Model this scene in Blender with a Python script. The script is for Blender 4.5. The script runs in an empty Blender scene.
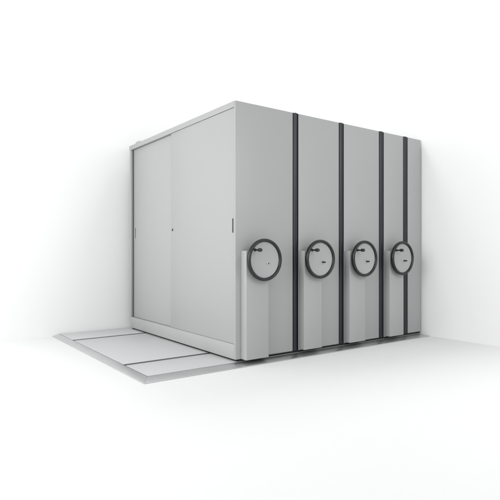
import bpy, bmesh, math
from mathutils import Vector, Matrix

S = bpy.context.scene
COL = S.collection
R = math.radians
PI = math.pi

# ------------------------------------------------------------------ materials
def mat(name, col, rough=0.5, wave=0.0, metal=0.0, spec=0.5, var=0.02, vscale=3.0, bump=0.0, bscale=400.0, coat=0.0):
    m = bpy.data.materials.new(name)
    m.use_nodes = True
    nt = m.node_tree
    b = nt.nodes['Principled BSDF']
    b.inputs['Metallic'].default_value = metal
    b.inputs['Specular IOR Level'].default_value = spec
    b.inputs['Coat Weight'].default_value = coat
    tc = nt.nodes.new('ShaderNodeTexCoord')
    nz = nt.nodes.new('ShaderNodeTexNoise')
    nz.inputs['Scale'].default_value = vscale
    nz.inputs['Detail'].default_value = 5
    nt.links.new(tc.outputs['Object'], nz.inputs['Vector'])
    mx = nt.nodes.new('ShaderNodeMix')
    mx.data_type = 'RGBA'
    mx.inputs[6].default_value = (*[c * (1 - var) for c in col], 1)
    mx.inputs[7].default_value = (*[min(1, c * (1 + var)) for c in col], 1)
    nt.links.new(nz.outputs['Fac'], mx.inputs[0])
    nt.links.new(mx.outputs[2], b.inputs['Base Color'])
    mr = nt.nodes.new('ShaderNodeMapRange')
    mr.inputs['To Min'].default_value = rough - 0.04
    mr.inputs['To Max'].default_value = rough + 0.04
    nt.links.new(nz.outputs['Fac'], mr.inputs['Value'])
    nt.links.new(mr.outputs['Result'], b.inputs['Roughness'])
    if bump:
        n2 = nt.nodes.new('ShaderNodeTexNoise')
        n2.inputs['Scale'].default_value = bscale
        n2.inputs['Detail'].default_value = 2
        nt.links.new(tc.outputs['Object'], n2.inputs['Vector'])
        bp = nt.nodes.new('ShaderNodeBump')
        bp.inputs['Strength'].default_value = bump
        bp.inputs['Distance'].default_value = 0.001
        nt.links.new(n2.outputs['Fac'], bp.inputs['Height'])
        if wave:
            n3 = nt.nodes.new('ShaderNodeTexNoise')
            n3.inputs['Scale'].default_value = 2.2
            n3.inputs['Detail'].default_value = 1
            nt.links.new(tc.outputs['Object'], n3.inputs['Vector'])
            b3 = nt.nodes.new('ShaderNodeBump')
            b3.inputs['Strength'].default_value = 1.0
            b3.inputs['Distance'].default_value = wave
            nt.links.new(n3.outputs['Fac'], b3.inputs['Height'])
            nt.links.new(b3.outputs['Normal'], bp.inputs['Normal'])
        nt.links.new(bp.outputs['Normal'], b.inputs['Normal'])
    return m

PAINT = mat('grey_powder_coat', (0.332, 0.339, 0.3365), 0.42, spec=0.45, wave=0.006, var=0.012, vscale=1.5, bump=0.12, bscale=350)
RUBBER = mat('charcoal_rubber', (0.007, 0.009, 0.014), 0.34, spec=0.5, var=0.06, vscale=8)
RIM = mat('dark_rim_rubber', (0.007, 0.008, 0.0105), 0.30, spec=0.5, var=0.06, vscale=20)
BLACK = mat('black_plastic', (0.010, 0.010, 0.011), 0.4, var=0.05)
DARKGAP = mat('dark_steel', (0.06, 0.062, 0.066), 0.6, var=0.05)
BOARD = mat('floor_board_laminate', (0.47, 0.478, 0.482), 0.5, spec=0.35, var=0.015, vscale=2.5, bump=0.05, bscale=150)
RAMP = mat('ramp_aluminium', (0.70, 0.705, 0.71), 0.36, metal=1.0, var=0.03, vscale=4)
RAILM = mat('rail_steel', (0.20, 0.203, 0.207), 0.45, metal=0.2, spec=0.3, var=0.05)
GASKET = mat('gasket_grey', (0.10, 0.102, 0.105), 0.7, spec=0.2, var=0.05)
DEEP = mat('gap_shade_black', (0.015, 0.015, 0.016), 0.7, spec=0.2, var=0.05)  # near-black that paints the shade in the gap under the cabinets
CHROME = mat('lock_chrome', (0.75, 0.75, 0.76), 0.22, metal=1.0, var=0.02)
WHITE = mat('matte_white', (0.70, 0.702, 0.703), 0.9, spec=0.1, var=0.004, vscale=0.7)

# ------------------------------------------------------------------ mesh helpers
def box(bm, x0, x1, y0, y1, z0, z1, bev=0.0, seg=2):
    r = bmesh.ops.create_cube(bm, size=1.0)
    vs = r['verts']
    for v in vs:
        v.co = Vector((x0 + (v.co.x + .5) * (x1 - x0), y0 + (v.co.y + .5) * (y1 - y0), z0 + (v.co.z + .5) * (z1 - z0)))
    if bev:
        es = list({e for v in vs for e in v.link_edges})
        bmesh.ops.bevel(bm, geom=es, offset=bev, segments=seg, profile=0.5, affect='EDGES')

def lathe(bm, prof, cx, y0, cz, n=96, closed=False):
    """Spin a list of (radius, y) about an axis parallel to Y through (cx, cz)."""
    rings = []
    for (r, y) in prof:
        if r < 1e-6:
            rings.append([bm.verts.new((cx, y0 + y, cz))])
        else:
            rings.append([bm.verts.new((cx + r * math.cos(2 * PI * k / n), y0 + y, cz + r * math.sin(2 * PI * k / n))) for k in range(n)])
    pairs = list(zip(rings, rings[1:]))
    if closed:
        pairs.append((rings[-1], rings[0]))
    for a, b in pairs:
        for k in range(n):
            k2 = (k + 1) % n
            if len(a) == 1 and len(b) == 1:
                continue
            if len(a) == 1:
                bm.faces.new((a[0], b[k], b[k2]))
            elif len(b) == 1:
                bm.faces.new((a[k], b[0], a[k2]))
            else:
                bm.faces.new((a[k], b[k], b[k2], a[k2]))

def prism(bm, pts, z0, z1):
    """Extrude a closed xy outline between two heights."""
    a = [bm.verts.new((x, y, z0)) for x, y in pts]
    b = [bm.verts.new((x, y, z1)) for x, y in pts]
    n = len(pts)
    bm.faces.new(a[::-1]); bm.faces.new(b)
    for k in range(n):
        bm.faces.new((a[k], a[(k + 1) % n], b[(k + 1) % n], b[k]))

def obj(name, bm, m, parent=None, smooth=True, angle=35):
    bmesh.ops.recalc_face_normals(bm, faces=bm.faces[:])
    me = bpy.data.meshes.new(name)
    if smooth:
        for f in bm.faces:
            f.smooth = True
        lim = R(angle)
        for e in bm.edges:
            if len(e.link_faces) == 2 and e.calc_face_angle(0) > lim:
                e.smooth = False
    bm.to_mesh(me); bm.free()
    me.materials.append(m)
    o = bpy.data.objects.new(name, me)
    COL.objects.link(o)
    if parent is not None:
        # parts are modelled in world coordinates of the block; keep them there
        off = Vector((0, 0, 0))
        p = parent
        while p is not None:
            off += p.location
            p = p.parent
        me.transform(Matrix.Translation(-off))
        o.parent = parent
    return o

def thing(name, loc, label, cat, group=None):
    o = bpy.data.objects.new(name, None)
    o.empty_display_size = 0.2
    COL.objects.link(o)
    o.location = loc
    o['label'] = label; o['category'] = cat
    if group:
        o['group'] = group
    return o

# ------------------------------------------------------------------ dimensions (metres; z = 0 is the underside of the cabinets)
H = 2.20
L = 2.27            # length of a carriage along the rails' cross direction
PT = -0.020         # top of the raised floor
FZ = -0.042         # room floor
WX, WY = 2.605, 2.405   # the two walls

# ------------------------------------------------------------------ setting
bm = bmesh.new(); box(bm, -22, WX + .3, -24, WY + .3, FZ - .2, FZ)
fl = obj('floor', bm, WHITE, smooth=False); fl['kind'] = 'structure'
fl['label'] = 'seamless matt white studio floor'
bm = bmesh.new(); box(bm, -22, WX, WY, WY + .2, FZ + .0, 13)
w = obj('wall', bm, WHITE, smooth=False); w['kind'] = 'structure'
w['label'] = 'plain white wall behind the sliding door end of the cabinets'
bm = bmesh.new(); box(bm, WX, WX + .2, -24, WY + .2, FZ + .0, 13)
w = obj('wall', bm, WHITE, smooth=False); w['kind'] = 'structure'
w['label'] = 'plain white wall beside the narrow end bay'

# ------------------------------------------------------------------ raised floor with rails
PX0, PX1 = -0.800, 2.560      # flat top
RX = -0.880                   # foot of the left ramp
PY0, PY1 = 0.000, 2.378
RY = -0.118                   # foot of the front ramp
RAILS = (0.46, 1.875)
HW = 0.028                    # half width of a rail slot
base = thing('rail_platform', (0.9, 1.2, FZ), 'low pale grey raised floor with two inset rails and sloped metal edging, under the cabinets', 'platform')
ys = [PY0 + .006]
for ry in RAILS:
    ys += [ry - HW, ry + HW]
ys.append(PY1)
for i in range(0, len(ys), 2):
    bm = bmesh.new(); box(bm, PX0 + .006, PX1, ys[i], ys[i + 1], FZ + .001, PT, 0.0015)
    obj('floor_board', bm, BOARD, base)
for ry in RAILS:
    bm = bmesh.new()
    x0, x1 = PX0 + .010, PX1 - .002
    box(bm, x0, x1, ry - HW + .0005, ry + HW - .0005, FZ + .0005, PT - .013)
    for s_ in (-1, 1):                       # channel cheeks
        ya, yb = sorted((ry + s_ * (HW - .0005), ry + s_ * (HW - .004)))
        box(bm, x0, x1, ya, yb, PT - .0131, PT - .0008)
    box(bm, x0 + .006, x1, ry - .005, ry + .005, PT - .0131, PT - .0055, 0.001)
    obj('rail', bm, RAILM, base)
# dark joint between the boards and the ramp edging
bm = bmesh.new(); box(bm, PX0 + .0002, PX0 + .0058, PY0 + .006, PY1, FZ + .0008, PT - .0018)
obj('gasket', bm, GASKET, base)
bm = bmesh.new(); box(bm, PX0 + .0002, PX1, PY0 + .0002, PY0 + .0056, FZ + .0008, PT - .0018)
obj('gasket', bm, GASKET, base)
# ramp edging: mitred wedges
lip = 0.006
def wedge(bm, quad_top_in, quad_top_out):
    """quad_top_in: two points of the upper inner edge, quad_top_out: two points of the foot."""
    (a, b), (c, d) = quad_top_in, quad_top_out
    v = [bm.verts.new(p) for p in (
        (a[0], a[1], PT - .0012), (b[0], b[1], PT - .0012), (d[0], d[1], FZ + lip), (c[0], c[1], FZ + lip),
        (a[0], a[1], FZ + .0020), (b[0], b[1], FZ + .0020), (d[0], d[1], FZ + .0020), (c[0], c[1], FZ + .0020))]
    for f in ((0, 1, 2, 3), (7, 6, 5, 4), (0, 4, 5, 1), (1, 5, 6, 2), (2, 6, 7, 3), (3, 7, 4, 0)):
        bm.faces.new([v[k] for k in f])
    es = [e for e in bm.edges]
    bmesh.ops.bevel(bm, geom=es, offset=0.0012, segments=2, profile=.5, affect='EDGES')
bm = bmesh.new()
wedge(bm, ((PX0, PY1), (PX0, PY0)), ((RX, PY1), (RX, RY)))
obj('ramp_edge', bm, RAMP, base)
bm = bmesh.new()
wedge(bm, ((PX0 + .0006, PY0), (PX1, PY0)), ((RX + .0008, RY), (PX1 + .02, RY)))
obj('ramp_edge', bm, RAMP, base)

# ------------------------------------------------------------------ cabinets
ZC = 0.847          # handwheel axis height
def bumper(parent, x0, x1):
    """Full height rubber seal, two soft lobes, closing the gap to the next carriage."""
    pts = [(x0, .004), (x0 + .004, .003), (x0 + .009, .016)]
    n = 14
    w0, w1 = x0 + .013, x1 - .013
    for k in range(n + 1):
        t = k / n
        pts.append((w0 + (w1 - w0) * t, 0.010 - 0.015 * math.sqrt(max(0, 1 - (2 * t - 1) ** 2))))
    pts += [(x1 - .009, .016), (x1 - .004, .003), (x1, .004), (x1, 0.034), (x0, 0.034)]
    bm = bmesh.new(); prism(bm, pts, 0.002, H + .001)
    obj('rubber_seal', bm, RUBBER, parent, angle=50)

def handwheel(parent, cx, lock_flush):
    py = -0.128
    Rr = 0.181
    hub = bpy.data.objects.new('handwheel', None)
    # disc and hub boss: the wheel itself
    bm = bmesh.new()
    lathe(bm, [(0, .0), (.146, .0), (.150, -.002), (.157, -.004), (.157, .014), (.03, .014), (.028, .056), (0, .056)], cx, py + .006, ZC, 96)
    hub = obj('handwheel', bm, PAINT, parent)
    # rim: rounded, deeper than wide
    bm = bmesh.new()
    prof = []
    hw, hd, rc = 0.0142, 0.0190, 2.5
    for k in range(28):
        a = 2 * PI * k / 28
        ca, sa = math.cos(a), math.sin(a)
        prof.append((Rr - hw + hw * math.copysign(abs(ca) ** (2 / rc), ca), hd * math.copysign(abs(sa) ** (2 / rc), sa)))
    lathe(bm, prof, cx + .002, py + .003, ZC, 128, closed=True)
    obj('rim', bm, RIM, hub, angle=60)
    # crank knob standing off the disc near the rim, upper left
    bm = bmesh.new()
    lathe(bm, [(0, -.001), (.013, -.001), (.013, .006), (.008, .010), (.007, .045), (.0075, .050), (.0145, .056), (.0155, .066), (.0155, .082), (.013, .090), (.006, .094), (0, .095)][::-1],
          0, 0, 0, 40)
    for v in bm.verts:
        v.co = Vector((cx - .100 + v.co.x, py + .008 - v.co.y, ZC + .084 + v.co.z))
    obj('crank_knob', bm, BLACK, hub)
    # lock
    lx, lz = cx + .036, ZC - .028
    if lock_flush:
        bm = bmesh.new()
        lathe(bm, [(0, -.0085), (.009, -.0085), (.0115, -.006), (.0115, .002), (0, .002)], lx, py + .006, lz, 40)
        lk = obj('lock_cylinder', bm, CHROME, hub)
        bm = bmesh.new()
        lathe(bm, [(0, -.0010), (.0068, -.0010), (.0068, .003), (0, .003)], lx + .0015, py + .006 - .009, lz - .001, 24)
        obj('keyhole', bm, BLACK, lk)
    else:
        bm = bmesh.new()
        lathe(bm, [(0, -.040), (.006, -.039), (.0075, -.034), (.0075, .002), (0, .002)], lx - .004, py + .006, lz, 32)
        obj('lock_pin', bm, BLACK, hub)
    return hub

def control_box(parent, x0, x1, zb):
    bm = bmesh.new()
    box(bm, x0, x1, -.078, -.0005, zb, 0.925, 0.006, 3)
    obj('control_box', bm, PAINT, parent)

def casters(parent, x0, x1, xe):
    bm = bmesh.new(); box(bm, x0 + .02 if x0 == 0 else x0 + .0005, xe - .0005, .007, L - .02, -.0165, -.0004)
    obj('shade_chassis', bm, DEEP, parent)  # base block, blackened and brought forward to paint the gap's shade
    for ry in RAILS:
        for xx in ((x0 + .10), (x1 - .10)):
            bm = bmesh.new()
            box(bm, xx - .022, xx + .022, ry - .004, ry + .004, PT - .0045, .018, .003)
            obj('track_wheel', bm, DARKGAP, parent)

def carriage(x0, x1, label, bx, wheel_x, flush, front_doors=False, seal=True, zb=0.0):
    t = thing('shelving_carriage', ((x0 + x1) / 2, L / 2, PT), label, 'mobile shelving', 'carriages of the mobile shelving block')
    # front end panel
    bm = bmesh.new(); box(bm, x0, x1, 0, .022, 0, H, 0.0045, 3)
    obj('end_panel', bm, PAINT, t)
    # carcass
    bm = bmesh.new()
    if front_doors:
        box(bm, x0 + .05, x1 - .003, .0222, L - .002, .003, H - .003, .002)
    else:
        box(bm, x0 + .003, x1 - .003, .0222, L - .002, .003, H - .003, .002)
    obj('carcass', bm, PAINT, t)
    if seal:
        s = seal
        bumper(t, x1 + .0006, s - .0006)
    if bx:
        control_box(t, bx[0], bx[1], zb)
        handwheel(t, wheel_x, flush)
    casters(t, x0, x1, seal or x1)
    return t

c1 = carriage(0.0, 0.641, 'widest cabinet carriage, with two grey sliding doors and a round lock on its handwheel',
              (.058, .300), .216, True, front_doors=True, seal=.712, zb=0.0)
# door face of the first carriage
bm = bmesh.new(); box(bm, 0.0, .0495, .0224, 2.297, 2.147, H, .002, 2)
hd = obj('header_rail', bm, PAINT, c1)
bm = bmesh.new(); box(bm, 0.001, .0495, .0224, 2.264, 0.0, .128, .002, 2)
obj('plinth', bm, PAINT, c1)
bm = bmesh.new(); box(bm, 0.0, .0495, 2.246, 2.280, .1285, 2.1465, .002, 2)
obj('side_post', bm, PAINT, c1)
def door(y0, y1, x, hy, z0, z1):
    """A sliding door with a recessed finger pull at hy."""
    bm = bmesh.new()
    za, zb, hw = 1.078, 1.202, .0085
    th = .018
    box(bm, x, x + th, y0, y1, z0, z1, .0018, 2)
    d = obj('sliding_door', bm, PAINT, c1)
    # slim pull: dark cup with a raised pale lip
    bm = bmesh.new()
    n = 10
    def stad(r, inner):
        out = []
        for k in range(n + 1):
            a = PI * k / n
            out.append((hy + r * math.cos(a), zb - hw + r * math.sin(a)))
        for k in range(n + 1):
            a = PI + PI * k / n
            out.append((hy + r * math.cos(a), za + hw + r * math.sin(a)))
        return out
    o_, i_ = stad(hw + .003, 0), stad(hw, 0)
    A = [bm.verts.new((x + .001, p[0], p[1])) for p in o_]
    B = [bm.verts.new((x - .0022, hy + (p[0] - hy) * .93, p[1])) for p in o_]
    Cc = [bm.verts.new((x - .0022, p[0], p[1])) for p in i_]
    D = [bm.verts.new((x - .0002, p[0], p[1])) for p in i_]
    N = len(A)
    for P_, Q_ in ((A, B), (B, Cc), (Cc, D)):
        for k in range(N):
            bm.faces.new((P_[k], P_[(k + 1) % N], Q_[(k + 1) % N], Q_[k]))
    pull = obj('finger_pull', bm, PAINT, d)
    bm = bmesh.new()
    bm.faces.new([bm.verts.new((x - .0006, p[0], p[1])) for p in i_])
    r = bmesh.ops.extrude_face_region(bm, geom=bm.faces[:])
    for v in [g for g in r['geom'] if isinstance(g, bmesh.types.BMVert)]:
        v.co.x += .004
    obj('pull_recess', bm, BLACK, d, smooth=False)
    return d
d1 = door(.0245, 1.196, .007, .0455, .1300, 2.1445)
d2 = door(1.180, 2.214, .027, 2.163, .1300, 2.1445)
bm = bmesh.new(); box(bm, .022, .0495, 2.2165, 2.2455, .1285, 2.1465)
obj('gap_shade_strip', bm, DARKGAP, c1)  # no real seal: dark strip standing in for shade in the door gap
# lock on the near door
bm = bmesh.new()
lathe(bm, [(0, -.004), (.011, -.004), (.0135, -.0015), (.0135, .002), (0, .002)], 0, 0, 0, 40)
for v in bm.verts:
    v.co = Vector((.007 + v.co.y, 1.163 + v.co.x, 1.143 + v.co.z))
lk = obj('door_lock', bm, DARKGAP, d1)
bm = bmesh.new()
lathe(bm, [(0, -.0012), (.0095, -.0012), (.0095, .002), (0, .002)], 0, 0, 0, 30)
for v in bm.verts:
    v.co = Vector((.007 - .004 + v.co.y, 1.163 + v.co.x, 1.141 + v.co.z))
obj('keyhole', bm, BLACK, lk)
# small bracket on the top edge near the wall
bm = bmesh.new()
box(bm, .004, .040, 1.99, 2.12, H - .001, H + .006, .001)
box(bm, .008, .014, 2.00, 2.11, H + .0055, H + .020, .002)
obj('top_bracket', bm, PAINT, c1)

carriage(.712, 1.245, 'medium cabinet carriage right beside the widest one, its handwheel showing a dark pin',
         (.714, .938), .868, False, seal=1.317, zb=.012)
carriage(1.317, 1.851, 'medium cabinet carriage between another medium one and the narrowest wheeled carriage',
         (1.319, 1.548), 1.478, False, seal=1.932, zb=.012)
carriage(1.932, 2.260, 'narrowest wheeled cabinet carriage, its handwheel overlapping the dark seal beside the end bay',
         (1.934, 2.166), 2.079, False, seal=2.343, zb=.012)
# fixed end bay
t = thing('shelving_bay', (2.46, L / 2, PT), 'narrow plain end bay without a handwheel, standing against the white wall', 'fixed shelving')
bm = bmesh.new(); box(bm, 2.343, 2.579, 0, .022, 0, H, 0.0045, 3)
obj('end_panel', bm, PAINT, t)
bm = bmesh.new(); box(bm, 2.346, 2.576, .0222, L - .002, .003, H - .003, .002)
obj('carcass', bm, PAINT, t)
bm = bmesh.new(); box(bm, 2.3435, 2.574, .007, L - .02, -.0165, -.0004)
obj('shade_chassis', bm, DEEP, t)  # same black block, painting the shade under the end bay
for ry in RAILS:
    bm = bmesh.new(); box(bm, 2.40, 2.52, ry - .004, ry + .004, PT - .0045, .004)
    obj('foot', bm, DARKGAP, t)

# ------------------------------------------------------------------ light: a bright white studio with a soft key over the door side
W = bpy.data.worlds.new('World'); S.world = W
W.use_nodes = True
bg = W.node_tree.nodes['Background']
bg.inputs[0].default_value = (1.0, 1.0, 1.0, 1)
bg.inputs[1].default_value = 0.90

def area(name, loc, target, size, energy):
    l = bpy.data.lights.new(name, 'AREA')
    l.shape = 'SQUARE'; l.size = size; l.energy = energy
    o = bpy.data.objects.new(name, l)
    COL.objects.link(o)
    o.location = loc
    o.rotation_euler = (Vector(target) - Vector(loc)).to_track_quat('-Z', 'Y').to_euler()
    return o
area('side_softbox', (-7, -1.5, 2.5), (-1, 1.0, .8), 4, 300)
area('overhead_softbox', (1.6, 1.4, 5.0), (1.6, 1.4, 0), 1.2, 74)
area('fill_softbox', (-4, -9, 5), (0, 0, 1), 5, 72)
area('side_wall_fill', (0.9, -3.6, 2.6), (2.6, -1.6, .6), 1.2, 38)  # unseen lamp, added only to brighten the wall by the end bay
area('back_wall_fill', (-4.0, 0.2, 2.6), (-2.4, 2.4, .8), 1.2, 60)  # another added lamp out of view, lifting the wall past the doors

# ------------------------------------------------------------------ camera
cam = bpy.data.cameras.new('camera')
co = bpy.data.objects.new('camera', cam); COL.objects.link(co)
co.location = (-2.37485, -3.48311, 0.91808)
co.rotation_euler = (R(90), 0, -math.atan2(0.58747, 0.80925))
cam.sensor_width = 36; cam.lens = 35.856
cam.shift_y = 1.5 / 500
cam.clip_start = .05; cam.clip_end = 200
S.camera = co

S.render.engine = 'CYCLES'
S.cycles.use_denoising = True
S.cycles.diffuse_bounces = 8
S.cycles.max_bounces = 12
S.view_settings.view_transform = 'Standard'
S.view_settings.look = 'None'
S.view_settings.exposure = 0
S.view_settings.gamma = 1
S.view_settings.use_curve_mapping = False
S.world.cycles.sampling_method = 'AUTOMATIC'
